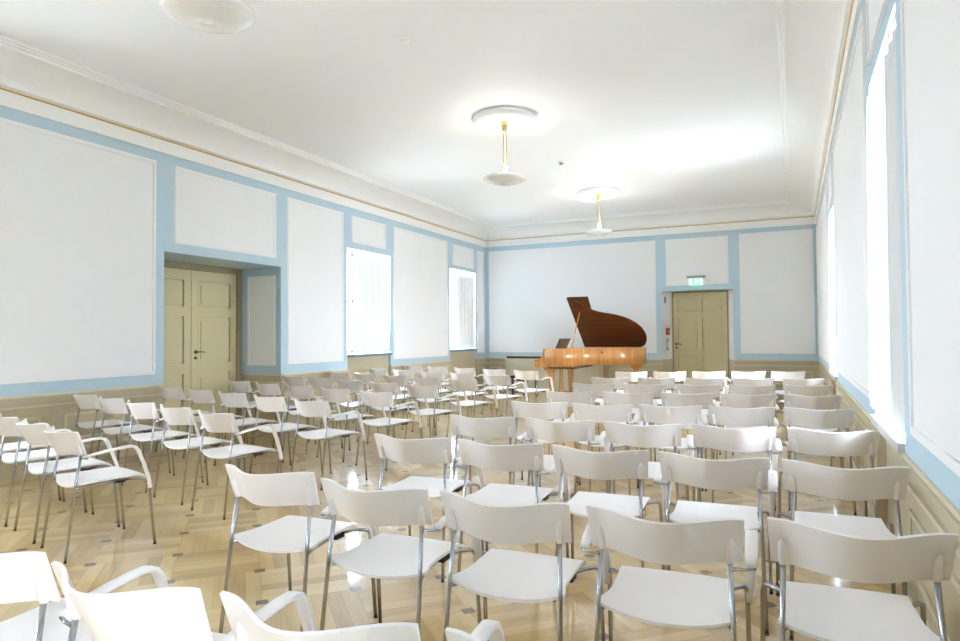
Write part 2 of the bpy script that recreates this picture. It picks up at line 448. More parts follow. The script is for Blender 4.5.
mb = MB(); a, b = K(-2.19), K(-1.0)
for (p, q, z0, z1) in ((a, a+.03, 0, ZDF), (b-.03, b, 0, ZDF), (a+.03, b-.03, Z(2.285), ZDF)):
    mb.box(p, q, YF+.34, YF+.42, z0, z1, 'doordark')
d2 = struct(mb.build('door_2'))
dm = (a+b)/2
panelled(FF, a+.03, b-.03, .37, Z(2.28), [(a+.03, a+.13), (dm-.05, dm+.05), (b-.13, b-.03)], [(.01, .22), (.86, 1.0), (1.74, 1.86), (2.15, Z(2.28))], d2)
handle(FF, a+.03+.06, .37, 1.13, 1, d2)

# ---- right wall
WR = [(K(3.46), K(4.62)), (K(8.5), K(9.8)), (K(-1.64), K(-0.34))]
mb, _ = wall('wall_right', FR, YB-0.3, YF+0.8, [(a, b, ZH) for a, b in WR])
ZSR = Z(0.85)
for a, b in WR: FR.box(mb, a, b, 0.05, TH, 0, ZSR-.05, 'beige')
WRo = struct(mb.build('wall_right'))
for s0, s1, z0, z1 in ((-.2, 3.20, .93, 3.44), (4.78, 8.36, .93, 3.44), (9.94, 14.5, .93, 3.44), (3.56, 4.52, 2.99, 3.43), (8.62, 9.68, 2.99, 3.43)):
    panel(WRo, FR, K(s0), K(s1), Z(z0), Z(z1))
spansR = [(YB, WR[2][0]), (WR[2][1], WR[0][0]), (WR[0][1], WR[1][0]), (WR[1][1], YF)]
dado(WRo, FR, spansR); baseboard('baseboard_right', FR, spansR)
# ---- wall behind the camera
mb, _ = wall('wall_near', FB, XL-0.9, xr(YB)+0.9, [])
WBo = struct(mb.build('wall_near'))
for s0, s1 in ((-6.5, -4.4), (-4.2, -2.1), (-1.9, 0.1)): panel(WBo, FB, s0, s1, Z(.94), Z(3.44))
spB = [(XL, xr(YB))]; dado(WBo, FB, spB); baseboard('baseboard_near', FB, spB)

win('window_1', FL, *WL[1], 0.40, ZS, ZH, 'slate')
win('window_2', FL, *WL[2], 0.40, ZS, ZH, 'slate')
win('window_3', FL, *WL[0], 0.40, ZS, ZH, 'slate')
win('window_7', FR, *WR[2], 0.45, ZSR, ZH, 'sillwhite')  # unseen window, added to light the left wall and chair backs
win('window_6', FL, *WL[3], 0.40, ZS, ZH, 'slate')
win('window_4', FR, *WR[0], 0.45, ZSR, ZH, 'sillwhite')
win('window_5', FR, *WR[1], 0.45, ZSR, ZH, 'sillwhite')

# ---- cornice around the room (profile swept with mitred corners)
corners = [(XL, YB), (XL, YF), (xr(YF), YF), (xr(YB), YB)]
def inset(e):
    return [(XL+e, YB+e), (XL+e, YF-e), (xr(YF-e)-e, YF-e), (xr(YB+e)-e, YB+e)]
def sweep(name, prof, m):
    mb = MB(); rings = []
    for e, z in prof:
        rings.append([(x, y, z) for x, y in inset(e)])
    vs = [[mb.bm.verts.new(p) for p in r] for r in rings]
    n = len(vs); fs = []
    for i in range(n):
        a, b = vs[i], vs[(i+1) % n]
        for k in range(4):
            fs.append(mb.bm.faces.new((a[k], a[(k+1) % 4], b[(k+1) % 4], b[k])))
    mb._tag(fs, m)
    return struct(mb.build(name))
sweep('trim_1', [(0, Z_BLUE-.005), (.022, Z_BLUE-.005), (.022, Z_GOLD-.008), (0, Z_GOLD-.008)], 'plaster')
sweep('trim_2', [(0, Z_GOLD-.008), (.026, Z_GOLD-.008), (.031, Z_GOLD), (.026, Z_GOLD+.008), (0, Z_GOLD+.008)], 'gold')
cove = [(0, Z_GOLD+.008)]
for i in range(11):
    t = i/10*PI/2
    cove.append((.06+.40*(1-math.cos(t)), Z_GOLD+.03+(Z(3.945)-Z_GOLD-.03)*math.sin(t)))
cove += [(.47, Z(3.945)), (.47, Z(3.968)), (.495, Z(3.975)), (.505, Z(3.99)), (.53, Z(3.99)), (.545, Z_CEIL), (0, Z_CEIL)]
sweep('trim_3', cove, 'plaster')

# ------------------------------------------------------------------ curtains
def curtain(name, F, s0, s1, d, z0, z1, n, amp, label, mt='cloth', flare=0.0, group=None):
    mb = MB(); nu, nv = n*12, 16
    rows = []
    for j in range(nv+1):
        v = j/nv; z = z1+(z0-z1)*v
        row = []
        for i in range(nu+1):
            u = i/nu
            s = s0+(s1-s0)*u+flare*v*(u-.5)
            dd_ = d+amp*(0.55+0.45*v)*math.sin(2*PI*n*u+0.7*math.sin(5*u+v*1.3))-0.04*flare*v
            row.append((s, dd_, z-(0.006*math.sin(2*PI*n*u) if j == nv else 0)))
        rows.append(row)
    th = 0.004
    front = [[mb.bm.verts.new(F.P(*p)) for p in r] for r in rows]
    fs = []
    for a, b in zip(front[:-1], front[1:]):
        for i in range(nu):
            f = mb.bm.faces.new((a[i], a[i+1], b[i+1], b[i])); f.smooth = True; fs.append(f)
    mb._tag(fs, mt)
    o = mb.build('curtain')
    sm = o.modifiers.new('thickness', 'SOLIDIFY'); sm.thickness = th
    tag(o, label, 'curtain', group)
    return o
def rod(F, s0, s1, d, z, label):
    mb = MB(); mb.tube([F.P(s0, d, z), F.P(s1, d, z)], .012, 'frame', 10)
    o = mb.build('curtain_rod'); tag(o, label, 'curtain rod'); return o
a, b = WL[1]
curtain('curtain', FL, K(9.36), b-.03, .06, Z(1.07), Z(2.79), 6, .035, 'white sheer curtain drawn half across the nearer left window', mt='cloth_left', flare=.05)
rod(FL, a+.002, b-.002, .06, Z(2.81), 'white curtain rod across the nearer left window')
a, b = WL[2]
curtain('curtain', FL, K(13.12), b-.03, .06, Z(1.07), Z(2.79), 6, .035, 'white sheer curtain at the left window nearest the far corner', mt='cloth_left', flare=.04)
rod(FL, a+.002, b-.002, .06, Z(2.81), 'white curtain rod across the left window nearest the far corner')
a, b = WL[3]
curtain('curtain', FL, a+.05, b-.30, .06, Z(1.07), Z(2.79), 7, .03, 'white sheer curtain added to dim the left window behind the camera, outside the photo', mt='cloth_left')  # unseen curtain, added only to cut the daylight of this window
a, b = WL[0]
curtain('curtain', FL, a+.05, b-.30, .06, Z(1.07), Z(2.79), 8, .03, 'white sheer curtain added to dim the left window nearest the camera, outside the photo')  # added out of view to soften daylight on the near right wall
a, b = WR[0]
curtain('curtain', FR, K(4.02), b-.03, .0, Z(.90), Z(2.80), 4, .035, 'white curtain on the far side of the nearer right window', flare=.05)
curtain('curtain', FR, a+.075, K(3.96), .012, Z(.885), Z(2.80), 3, .012, 'grey-white shaded curtain on the near side of the nearer right window', mt='cloth_shade')
dk = MB()  # dark gap between curtain and jamb, put in as a solid strip
FR.box(dk, a+.006, a+.07, .03, .06, Z(.90), Z(2.78), 'gap_dark'); FR.box(dk, a+.012, a+.06, .012, .03, Z(.90), Z(2.78), 'gap_dark')
tag(dk.build('dark_gap_strip'), 'dark slate strip standing in for the dark gap beside the nearer right window', 'curtain')
rod(FR, a+.002, b-.002, .012, Z(2.83), 'white curtain rod across the nearer right window')
a, b = WR[2]
curtain('curtain', FR, a+.04, a+.95, .02, Z(.87), Z(2.78), 4, .03, 'white curtain added to dim the right window behind the camera, outside the photo', mt='cloth_left')  # added out of view to hold back light on the front chairs
a, b = WR[1]
curtain('curtain', FR, a+.02, K(9.22), -.02, Z(.87), Z(2.78), 2, .03, 'white curtain on the near side of the farther right window')
rod(FR, a+.002, b-.002, .0, Z(2.80), 'white curtain rod across the farther right window')

# ------------------------------------------------------------------ ceiling lamps
def make_lamp():
    t = empty('pendant_lamp', (0, 0, Z_CEIL))
    zb = Z(3.25)-Z_CEIL
    m = MB(); m.lathe([(.36, 0), (.385, -.02), (.395, -.05), (.38, -.085), (.345, -.10), (.30, -.098), (.275, -.075), (.25, -.062), (.15, -.06), (.11, -.068), (.0005, -.068)], 'plaster', seg=48)
    m.build('ceiling_rosette', t)
    m = MB(); m.lathe([(.045, -.068), (.045, -.10), (.034, -.16), (.020, -.19), (.0005, -.195)], 'brass', seg=20); m.build('canopy', t)
    for k in range(3):
        an = k*2*PI/3+.4; x, y = .024*math.cos(an), .024*math.sin(an)
        m = MB(); m.tube([(x*.6, y*.6, -.15), (x, y, -.25), (x, y, zb+.01)], .0065, 'brass', 8); m.build('suspension_rod', t)
    m = MB(); m.lathe([(.0005, zb+.03), (.08, zb+.03), (.235, zb+.022), (.262, zb+.012), (.266, zb), (.245, zb-.02), (.175, zb-.046), (.08, zb-.060), (.03, zb-.062), (.022, zb-.072), (.0005, zb-.076)], 'opal', seg=48)
    m.build('glass_bowl', t)
    return t
lamp = make_lamp()
LX = K(-2.985)
def add_fill(o):  # fill light added above each bowl to brighten the ceiling
    ld = bpy.data.lights.new('ceiling_fill', 'POINT'); ld.energy = FILL_W; ld.shadow_soft_size = .05; ld.color = (1, .99, .97)
    lo = bpy.data.objects.new('ceiling_fill', ld); COL.objects.link(lo); lo.location = (LX, o.location.y, Z(3.25)+.10)
lab = ['white bowl pendant lamp on brass rods, middle of the three', 'white bowl pendant lamp on brass rods nearest the far wall', 'white bowl pendant lamp cut by the top edge of the photo']
for i, y in enumerate((7.17, 11.66, 2.70)):
    o = lamp if i == 0 else copy_tree(lamp)
    o.location = (LX, K(y), Z_CEIL); tag(o, lab[i], 'lamp', 'pendant lamps'); add_fill(o)
for i, y in enumerate((4.88, 9.42)):
    t = empty('smoke_detector', (LX, K(y), Z_CEIL))
    m = MB(); m.lathe([(.05, 0), (.055, -.012), (.05, -.022), (.0005, -.022)], 'plaster', seg=24); m.build('base', t)
    m = MB(); m.lathe([(.034, -.022), (.032, -.04), (.02, -.05), (.0005, -.052)], 'grey' if i else 'plaster', seg=24); m.build('sensor_head', t)
    tag(t, ['round smoke detector on the ceiling nearer the camera', 'round smoke detector on the ceiling between the two far lamps'][i], 'smoke detector', 'smoke detectors')

# ------------------------------------------------------------------ exit sign, wall devices
t = empty('exit_sign', (K(-1.62), YF, Z(2.53)))
m = MB(); m.box(-.20, .20, -.07, -.017, .04, .095, 'grey', .004); m.build('housing', t)
m = MB(); m.box(-.145, .145, -.055, -.04, -.125, .04, 'signgreen'); sg = m.build('sign_plate', t)
m = MB(); y0, y1 = -.058, -.055
m.box(-.135, -.095, y0, y1, -.105, .02, 'signwhite')                       # door shape at the left
m.box(.085, .13, y0, y1, -.105, .02, 'signwhite')
m.prism([(0, 0)]*0 or [(-.0, y0), (.012, y0), (.012, y1), (0, y1)], -.06, -.02, 'signwhite')
m.tube([(.006, -.0565, -.005), (.006, -.0575, -.005)], .013, 'signwhite', 12)  # head of the figure
for pts in ([(.006, -.0565, -.02), (.0, -.0565, -.055)], [(.0, -.0565, -.055), (.022, -.0565, -.075), (.012, -.0565, -.102)], [(.0, -.0565, -.055), (-.018, -.0565, -.078), (-.04, -.0565, -.082)],
            [(.006, -.0565, -.024), (.03, -.0565, -.036), (.042, -.0565, -.024)], [(.006, -.0565, -.024), (-.018, -.0565, -.034), (-.028, -.0565, -.05)]):
    m.tube(pts, .006, 'signwhite', 6)
m.build('symbol', sg)
tag(t, 'lit green emergency exit sign above the far door', 'sign')
# devices on the left reveal of the far door
rev = Vector((K(-2.19)-DF[0], .36, 0)).normalized()
FV = Frame((DF[0], YF, 0), rev, Vector((-rev.y, rev.x, 0)))
def device(name, s, z, w, h, d, mt, label, cat, detail):
    m = MB(); FV.box(m, s-w/2, s+w/2, -d, -.001, z-h/2, z+h/2, mt); o = m.build(name)
    k = MB(); FV.box(k, s-w*.28, s+w*.28, -d-.004, -d, z-h*.22, z+h*.22, detail); k.build('button' if 'switch' in name or 'call' in name else 'insert', o)
    tag(o, label, cat)
device('fire_call_point', .20, Z(1.42), .10, .16, .04, 'red', 'small red fire call point on the reveal left of the far door', 'fire alarm', 'grey')
device('light_switch', .20, Z(1.13), .07, .28, .015, 'grey', 'narrow grey switch plate below the red fire call point', 'switch', 'frame')
device('door_sensor', .12, Z(2.12), .035, .16, .02, 'grey', 'small grey sensor strip high on the reveal left of the far door', 'sensor', 'black')

# ------------------------------------------------------------------ radiator cover on the far wall
t = empty('radiator_cover', (K(-4.88), YF, 0))
w2 = K(1.2)
m = MB(); m.box(-w2, w2, -.115, -.005, 0.02, Z(.80), 'beige2')
for a_ in range(3):
    p = -w2+.12+a_*(2*w2-.12)/3; q_ = p+(2*w2-.12)/3-.12
    for (c, e, f, g) in ((p, q_, .12, .15), (p, q_, .62, .65), (p, p+.03, .12, .65), (q_-.03, q_, .12, .65)): m.box(c, e, -.125, -.115, f, g, 'beige2')
m.build('front_panel', t)
m = MB(); m.box(-w2+.03, w2-.03, -.105, -.02, Z(.80), Z(.85), 'black'); m.build('vent_slot', t)
m = MB(); m.box(-w2-.01, w2+.01, -.125, -.018, Z(.85), Z(.885), 'beige2'); m.build('top_board', t)
tag(t, 'long pale radiator cover with dark slot against the far wall behind the piano', 'radiator cover')

# ------------------------------------------------------------------ grand piano
HY, HZ, TH_L = 14.05, 1.085, R(47)
lidc = [(-4.06, 1.43), (-3.97, 1.41), (-3.89, 1.36), (-3.76, 1.24), (-3.66, 1.14), (-3.56, 1.07), (-3.42, 1.01), (-3.17, .95), (-2.97, .88), (-2.82, .79), (-2.68, .66), (-2.60, .53), (-2.55, .37), (-2.555, .2), (-2.61, .06), (-2.70, .0)]
px0, pz0 = -3.6, 0.0
P0 = empty('grand_piano', (px0, 13.3, 0))
def L_(x, y): return (x-px0, y-13.3)
outline = [(-4.42, HY), (-4.42, HY-1.43)]+[(x, HY-w) for x, w in lidc]
# smooth the bent side
def chaikin(p, it=2):
    for _ in range(it):
        o = [p[0]]
        for a, b in zip(p[:-1], p[1:]):
            o += [(a[0]*.75+b[0]*.25, a[1]*.75+b[1]*.25), (a[0]*.25+b[0]*.75, a[1]*.25+b[1]*.75)]
        o.append(p[-1]); p = o
    return p
bent = chaikin([(x, w) for x, w in lidc])
rim_out = [(-4.42, 1.43)]+bent
def off_inward(pts, d):
    res = []
    for i, p in enumerate(pts):
        a = pts[max(i-1, 0)]; b = pts[min(i+1, len(pts)-1)]
        t_ = Vector((b[0]-a[0], b[1]-a[1])); t_.normalize() if t_.length else None
        n_ = Vector((t_.y, -t_.x))
        res.append((p[0]+n_.x*d, max(p[1]+n_.y*d, d)))
    return res
rim_in = off_inward(rim_out, .05)
m = MB()
zr0, zr1 = .735, 1.08
vo = [(*L_(x, HY-w),) for x, w in rim_out]; vi = [(*L_(x, HY-w),) for x, w in rim_in]
ring = []
loopo = vo+[L_(-2.70, HY), L_(-4.42, HY)]; loopi = vi+[L_(-2.72, HY-.05), L_(-4.42, HY-.05)]
# walls of the rim as a closed band: outer, top, inner, bottom
n = len(loopo)
A = [[m.bm.verts.new((x, y, z)) for x, y in lp] for lp, z in ((loopo, zr0), (loopo, zr1), (loopi, zr1), (loopi, zr0))]
fs = []
for i in range(n-1):
    for r_ in range(4):
        f = m.bm.faces.new((A[r_][i], A[r_][i+1], A[(r_+1) % 4][i+1], A[(r_+1) % 4][i])); f.smooth = r_ in (0, 2); fs.append(f)
for i in (0, n-1): fs.append(m.bm.faces.new([A[r_][i] for r_ in range(4)]))
m._tag(fs, 'veneer')
m.build('rim', P0)
m = MB(); m.prism(loopi, zr0+.005, zr0+.03, 'walnut'); m.build('bottom_board', P0)
m = MB(); m.prism([p for p in loopi], .97, .98, 'brass'); m.build('iron_plate', P0)
m = MB(); m.box(*[L_(-4.62, 0)[0], L_(-4.40, 0)[0]], L_(0, HY-1.43)[1], L_(0, HY)[1], .69, .79, 'veneer', .004); m.build('keybed', P0)
for yy in (HY-1.43, HY-.09):
    m = MB()
    c = [(L_(-4.62, 0)[0], .80), (L_(-4.62, 0)[0], .835), (L_(-4.60, 0)[0], .85), (L_(-4.50, 0)[0], .87), (L_(-4.45, 0)[0], .93), (L_(-4.42, 0)[0], 1.08), (L_(-4.40, 0)[0], 1.08), (L_(-4.40, 0)[0], .80)]
    y0_ = L_(0, yy)[1]
    va = [m.bm.verts.new((x, y0_, z)) for x, z in c]; vb = [m.bm.verts.new((x, y0_+.09, z)) for x, z in c]
    fs = [m.bm.faces.new(va), m.bm.faces.new(vb[::-1])]+[m.bm.faces.new((va[i], va[(i+1) % 8], vb[(i+1) % 8], vb[i])) for i in range(8)]
    m._tag(fs, 'veneer'); m.build('cheek', P0)
kb = MB(); kx0, kx1 = L_(-4.61, 0)[0], L_(-4.47, 0)[0]; ky0, ky1 = L_(0, HY-1.33)[1], L_(0, HY-.10)[1]
nk = 52; kw = (ky1-ky0)/nk
for i in range(nk): kb.box(kx0, kx1, ky0+i*kw+.0006, ky0+(i+1)*kw-.0006, .80, .825, 'ivory')
kbo = kb.build('white_keys', P0)
kb = MB()
for i in range(nk-1):
    if (i % 7) in (0, 1, 3, 4, 5): kb.box(kx0+.05, kx1, ky0+(i+1)*kw-.006, ky0+(i+1)*kw+.006, .825, .837, 'black')
kb.build('black_keys', P0)
m = MB(); m.box(L_(-4.47, 0)[0], L_(-4.43, 0)[0], ky0, ky1, .80, .98, 'veneer'); m.build('fallboard', P0)
# underside of the keybed: deep bracket boards seen under the case
m = MB(); m.box(L_(-4.35, 0)[0], L_(-3.75, 0)[0], L_(0, HY-1.38)[1], L_(0, HY-.05)[1], .665, .70, 'walnut'); m.box(L_(-4.45, 0)[0], L_(-3.8, 0)[0], L_(0, HY-1.38)[1], L_(0, HY-.05)[1], .70, .733, 'veneer'); m.build('action_frame', P0)
# music desk
m = MB(); mx_ = L_(-4.30, 0)[0]; dy0, dy1 = L_(0, 13.0)[1], L_(0, 13.75)[1]
m.hexa([(mx_+dx, y, z) for dx0 in (0, .02) for y in (dy0, dy1) for (dx, z) in ((dx0, 1.06), (dx0+.10, 1.28))], 'walnut')
m.build('music_desk', P0)
# lid
ct, st = math.cos(TH_L), math.sin(TH_L)
def LP(x, w, off): return (x-px0, HY-w*ct-13.3-off*st*1.0+0.0, HZ+w*st-off*ct*0.0+off*ct)
def LP(x, w, off):   # off along the outer normal of the open lid (up and away from the audience)
    return (x-px0, HY-13.3-w*ct+off*st, HZ+w*st+off*ct)
m = MB(); pl = [(-3.95, 0.0)]+bent
for_a = [m.bm.verts.new(LP(x, w, 0)) for x, w in pl]; for_b = [m.bm.verts.new(LP(x, w, .025)) for x, w in pl]
fs = [m.bm.faces.new(for_a), m.bm.faces.new(for_b[::-1])]
n = len(pl)
for i in range(n): fs.append(m.bm.faces.new((for_a[i], for_b[i], for_b[(i+1) % n], for_a[(i+1) % n])))
m._tag(fs, 'veneer_dark'); m.build('lid', P0)
m = MB(); q4 = [(-3.94, .02), (-4.05, 1.42), (-3.61, 1.42), (-3.56, .02)]
fa = [m.bm.verts.new(LP(x, w, .03)) for x, w in q4]; fb = [m.bm.verts.new(LP(x, w, .05)) for x, w in q4]
fs = [m.bm.faces.new(fa), m.bm.faces.new(fb[::-1])]+[m.bm.faces.new((fa[i], fb[i], fb[(i+1) % 4], fa[(i+1) % 4])) for i in range(4)]
m._tag(fs, 'veneer_dark'); m.build('folded_lid_flap', P0)
m = MB(); pt = LP(-3.86, 1.02, 0); m.tube([(L_(-3.90, 0)[0], L_(0, HY-1.20)[1], 1.06), pt], [.016, .011], 'veneer', 8); m.build('lid_prop', P0)
m = MB(); hx = LP(-3.97, 1.27, -.004); m.tube([hx, (hx[0]+.0, hx[1]-.01, hx[2]-.008)], .018, 'brass', 10); m.build('prop_cup', P0)
# side emblem
m = MB(); ex, ey = L_(-3.31, HY-.985); m.tube([(ex, ey-.003, .995), (ex, ey-.02, .995)], .026, 'darkmetal', 6); m.build('lid_lock', P0)
def piano_leg(x, y):
    g = MB(); x, y = L_(x, y)
    rings = []
    for z, a in ((.688, .16), (.66, .15), (.62, .10), (.58, .06), (.56, .05), (.30, .043), (.10, .036), (.085, .045), (.06, .045)):
        b_ = min(a, .07)
        rings.append([(x-a, y-b_, z), (x+a, y-b_, z), (x+a, y+b_, z), (x-a, y+b_, z)])
    g.loft(rings, 'veneer', smooth=False)
    o = g.build('leg', P0)
    c = MB(); c.tube([(x-.012, y, .03), (x+.012, y, .03)], .03, 'brass', 14); c.box(x-.02, x+.02, y-.016, y+.016, .03, .065, 'brass'); c.build('caster', o)
piano_leg(-4.33, 12.85); piano_leg(-4.22, 13.85)
x_, y_ = -2.72, 13.62
g = MB(); lx, ly = L_(x_, y_)
g.loft([[(lx-a, ly-a, z), (lx+a, ly-a, z), (lx+a, ly+a, z), (lx-a, ly+a, z)] for z, a in ((.734, .12), (.69, .11), (.64, .06), (.30, .043), (.10, .036), (.06, .045))], 'veneer', smooth=False)
o = g.build('leg', P0); c = MB(); c.tube([(lx-.012, ly, .03), (lx+.012, ly, .03)], .03, 'brass', 14); c.box(lx-.02, lx+.02, ly-.016, ly+.016, .03, .065, 'brass'); c.build('caster', o)
m = MB(); lx, ly = L_(-4.28, 13.35)
for k in (-.09, .09): m.tube([(lx, ly+k, .665), (lx, ly+k*.8, .40), (lx-.01, ly+k*.9, .16)], .022, 'veneer', 8)
m.box(lx-.05, lx+.05, ly-.14, ly+.14, .10, .17, 'veneer', .006); m.box(lx-.05, lx+.05, ly-.13, ly+.13, .63, .664, 'veneer')
lyo = m.build('pedal_lyre', P0)
for k in (-.07, 0, .07):
    m = MB(); m.tube([(lx-.05, ly+k, .125), (lx-.13, ly+k, .115), (lx-.17, ly+k, .12)], .009, 'brass', 8); m.build('pedal', lyo)
tag(P0, 'walnut grand piano with raised lid standing before the far wall', 'piano')

# bench
t = empty('piano_bench', (-5.10, 13.30, 0))
m = MB(); m.box(-.19, .19, -.38, .38, .435, .49, 'leather', .012); m.build('seat', t)
m = MB(); m.box(-.175, .175, -.36, .36, .375, .434, 'walnut'); m.build('apron', t)
for sx_ in (-.15, .15):
    for sy_ in (-.335, .335):
        m = MB(); m.box(sx_-.024, sx_+.024, sy_-.024, sy_+.024, 0, .374, 'walnut'); m.build('leg', t)
m = MB(); m.box(-.12, .12, -.345, -.325, .12, .15, 'walnut'); m.box(-.12, .12, .325, .345, .12, .15, 'walnut'); m.build('stretcher', t)
tag(t, 'dark brown piano bench at the keyboard end of the piano', 'bench')

# ------------------------------------------------------------------ chairs
TOP, BOT = 0.782, 0.637
HW = 0.245
def smooth01(a, b, x):
    t = max(0.0, min(1.0, (x-a)/(b-a))); return t*t*(3-2*t)
def back_point(u, v):
    """u across -1..1, v 0 bottom .. 1 top: front surface of the backrest"""
    x = u*(0.236+(HW-0.236)*v)
    sag = (0.085+0.02*v)*(0.5+0.5*math.cos(PI*u))
    y = -(0.150+0.050*v)-sag
    z = BOT+(TOP-BOT)*v-0.006*v*(0.5+0.5*math.cos(PI*u))-0.006*(1-v)*(0.5+0.5*math.cos(PI*u))
    return Vector((x, y, z))
def sheet(mb, fn, nu, nv, th, nrm, m):
    """closed thick sheet from a surface function"""
    P = [[fn(i/nu*2-1, j/nv) for i in range(nu+1)] for j in range(nv+1)]
    def nn(i, j):
        a = P[j][min(i+1, nu)]-P[j][max(i-1, 0)]; b = P[min(j+1, nv)][i]-P[max(j-1, 0)][i]
        n = a.cross(b); n.normalize(); return n*nrm
    F_ = [[mb.bm.verts.new(P[j][i]) for i in range(nu+1)] for j in range(nv+1)]
    B_ = [[mb.bm.verts.new(P[j][i]-nn(i, j)*th) for i in range(nu+1)] for j in range(nv+1)]
    fs = []
    for G in (F_, B_):
        for j in range(nv):
            for i in range(nu):
                f = mb.bm.faces.new((G[j][i], G[j][i+1], G[j+1][i+1], G[j+1][i])); f.smooth = True; fs.append(f)
    edge = [(0, i) for i in range(nu+1)]+[(j, nu) for j in range(1, nv+1)]+[(nv, i) for i in range(nu-1, -1, -1)]+[(j, 0) for j in range(nv-1, 0, -1)]
    k = len(edge)
    for a in range(k):
        for G in (F_, B_):
            e_ = mb.bm.edges.get((G[edge[a][0]][edge[a][1]], G[edge[(a+1) % k][0]][edge[(a+1) % k][1]]))
            if e_: e_.smooth = False
        (j, i), (j2, i2) = edge[a], edge[(a+1) % k]
        fs.append(mb.bm.faces.new((F_[j][i], F_[j2][i2], B_[j2][i2], B_[j][i])))
    mb._tag(fs, m)
def seat_point(u, v):
    hw = 0.192+0.028*math.exp(-(v/0.16)**2)+0.006*smooth01(.5, 1, v)
    cr = 1-0.05*max(0, (v-.93)/.07)**2
    x = u*hw*cr
    y = -0.185+0.412*v-0.040*(1-u*u)*(1-v)**2+0.012*(1-u*u)*v**3
    z = 0.462-0.026*(1-abs(u)**2.2)*(1-smooth01(.35, .95, v))+0.004*v-0.030*max(0, (v-.78)/.22)**2
    return Vector((x, y, z))

def make_chair(arms):
    t = empty('stacking_chair')
    m = MB(); sheet(m, seat_point, 18, 16, .011, 1, 'shell'); m.build('seat', t)
    m = MB(); sheet(m, back_point, 26, 6, .010, -1, 'shell'); bo = m.build('backrest', t)
    PX = 0.205
    for s in (-1, 1):
        # moulded socket on the rear face of the backrest
        g = MB(); u = s*PX/0.24
        rings = []
        for v, rr, dp in ((-.03, .0125, .019), (.08, .013, .019), (.30, .0125, .015), (.45, .0105, .011), (.53, .005, .008)):
            p = back_point(u, v)+Vector((0, -dp, 0))
            rings.append([(p.x+rr*math.cos(k*PI/4), p.y+rr*.95*math.sin(k*PI/4), p.z) for k in range(8)])
        g.loft(rings, 'shell'); g.build('socket', bo)
        pb = back_point(u, 0.0)+Vector((0, -.020, -.004))
        g = MB(); g.tube([pb, (s*.209, -.205, .45), (s*.222, -.262, .008)], .0085, 'chrome', 10)
        g.tube([(s*.222, -.262, .010), (s*.2225, -.2625, .0)], .0095, 'rubber', 10); g.build('leg', t)
        g = MB(); g.tube([(s*.170, .105, .434), (s*.205, .150, .438), (s*.232, .178, .438), (s*.246, .196, .429), (s*.250, .208, .405), (s*.256, .245, .008)], .0085, 'chrome', 10)
        g.tube([(s*.256, .245, .010), (s*.2562, .2455, .0)], .0095, 'rubber', 10); g.build('leg', t)
    g = MB()
    for s in (-1, 1):
        g.tube([(s*.211, -.205, .437), (s*.196, -.165, .434), (s*.170, -.10, .428), (s*.158, .02, .430), (s*.170, .105, .434)], .0075, 'chrome', 8)
    g.tube([(-.170, .105, .434), (-.12, .105, .424), (.12, .105, .424), (.170, .105, .434)], .007, 'chrome', 8)
    g.tube([(-.170, -.10, .428), (-.12, -.105, .414), (.12, -.105, .414), (.170, -.10, .428)], .007, 'chrome', 8)
    g.build('seat_frame', t)
    g = MB(); g.box(.12, .188, .03, .09, .422, .436, 'black', .003); g.build('coupling_clip', t)
    for s in arms:
        path = [(.262, -.165, .628), (.264, -.11, .640), (.266, -.03, .652), (.267, .05, .660), (.267, .095, .660), (.267, .118, .652), (.266, .135, .630), (.264, .17, .540), (.261, .198, .455), (.259, .208, .405), (.258, .213, .375)]
        wid = [.014, .019, .021, .021, .021, .021, .020, .018, .016, .014, .012]; th = [.006, .007, .007, .007, .008, .009, .008, .008, .009, .011, .0115]
        rings = []
        for i, (x, y, z) in enumerate(path):
            a = path[max(i-1, 0)]; b = path[min(i+1, len(path)-1)]
            ty, tz = b[1]-a[1], b[2]-a[2]; l = math.hypot(ty, tz); ty /= l; tz /= l
            ny, nz = -tz, ty
            w, h = wid[i], th[i]
            rr = []
            for (du, dv) in ((1, .45), (.82, 1), (-.82, 1), (-1, .45), (-1, -.45), (-.82, -1), (.82, -1), (1, -.45)):
                rr.append((s*x+du*w, y+ny*dv*h, z+nz*dv*h))
            rings.append(rr)
        g = MB(); g.loft(rings, 'shell'); ao = g.build('armrest', t)
        g = MB(); g.tube([(s*.207, -.180, .617), (s*.245, -.172, .617), (s*.276, -.160, .619)], .0058, 'chrome', 8); g.build('arm_bracket', ao)
    return t
protos = {'both': make_chair((-1, 1)), 'none': make_chair(()), 'right': make_chair((1,))}
used = set()
ORD = ['first', 'second', 'third', 'fourth', 'fifth', 'sixth', 'seventh', 'eighth', 'ninth']
def put(kind, x, y, ang, label, group):
    p = protos[kind]
    if kind not in used: used.add(kind); o = p
    else: o = copy_tree(p)
    o.location = (x, y, 0); o.rotation_euler = (0, 0, R(ang))
    tag(o, label, 'chair', group)
CF = 0.985
BACK_Y = -0.20      # the corners of the back top lie this far behind the chair's origin
def place(kind, cx, cy_, ang, label, group):
    """cx, cy_: middle of the chord between the two top corners of the back"""
    a = R(ang); put(kind, cx+math.sin(a)*BACK_Y*1.0, cy_-math.cos(a)*BACK_Y, ang, label, group)
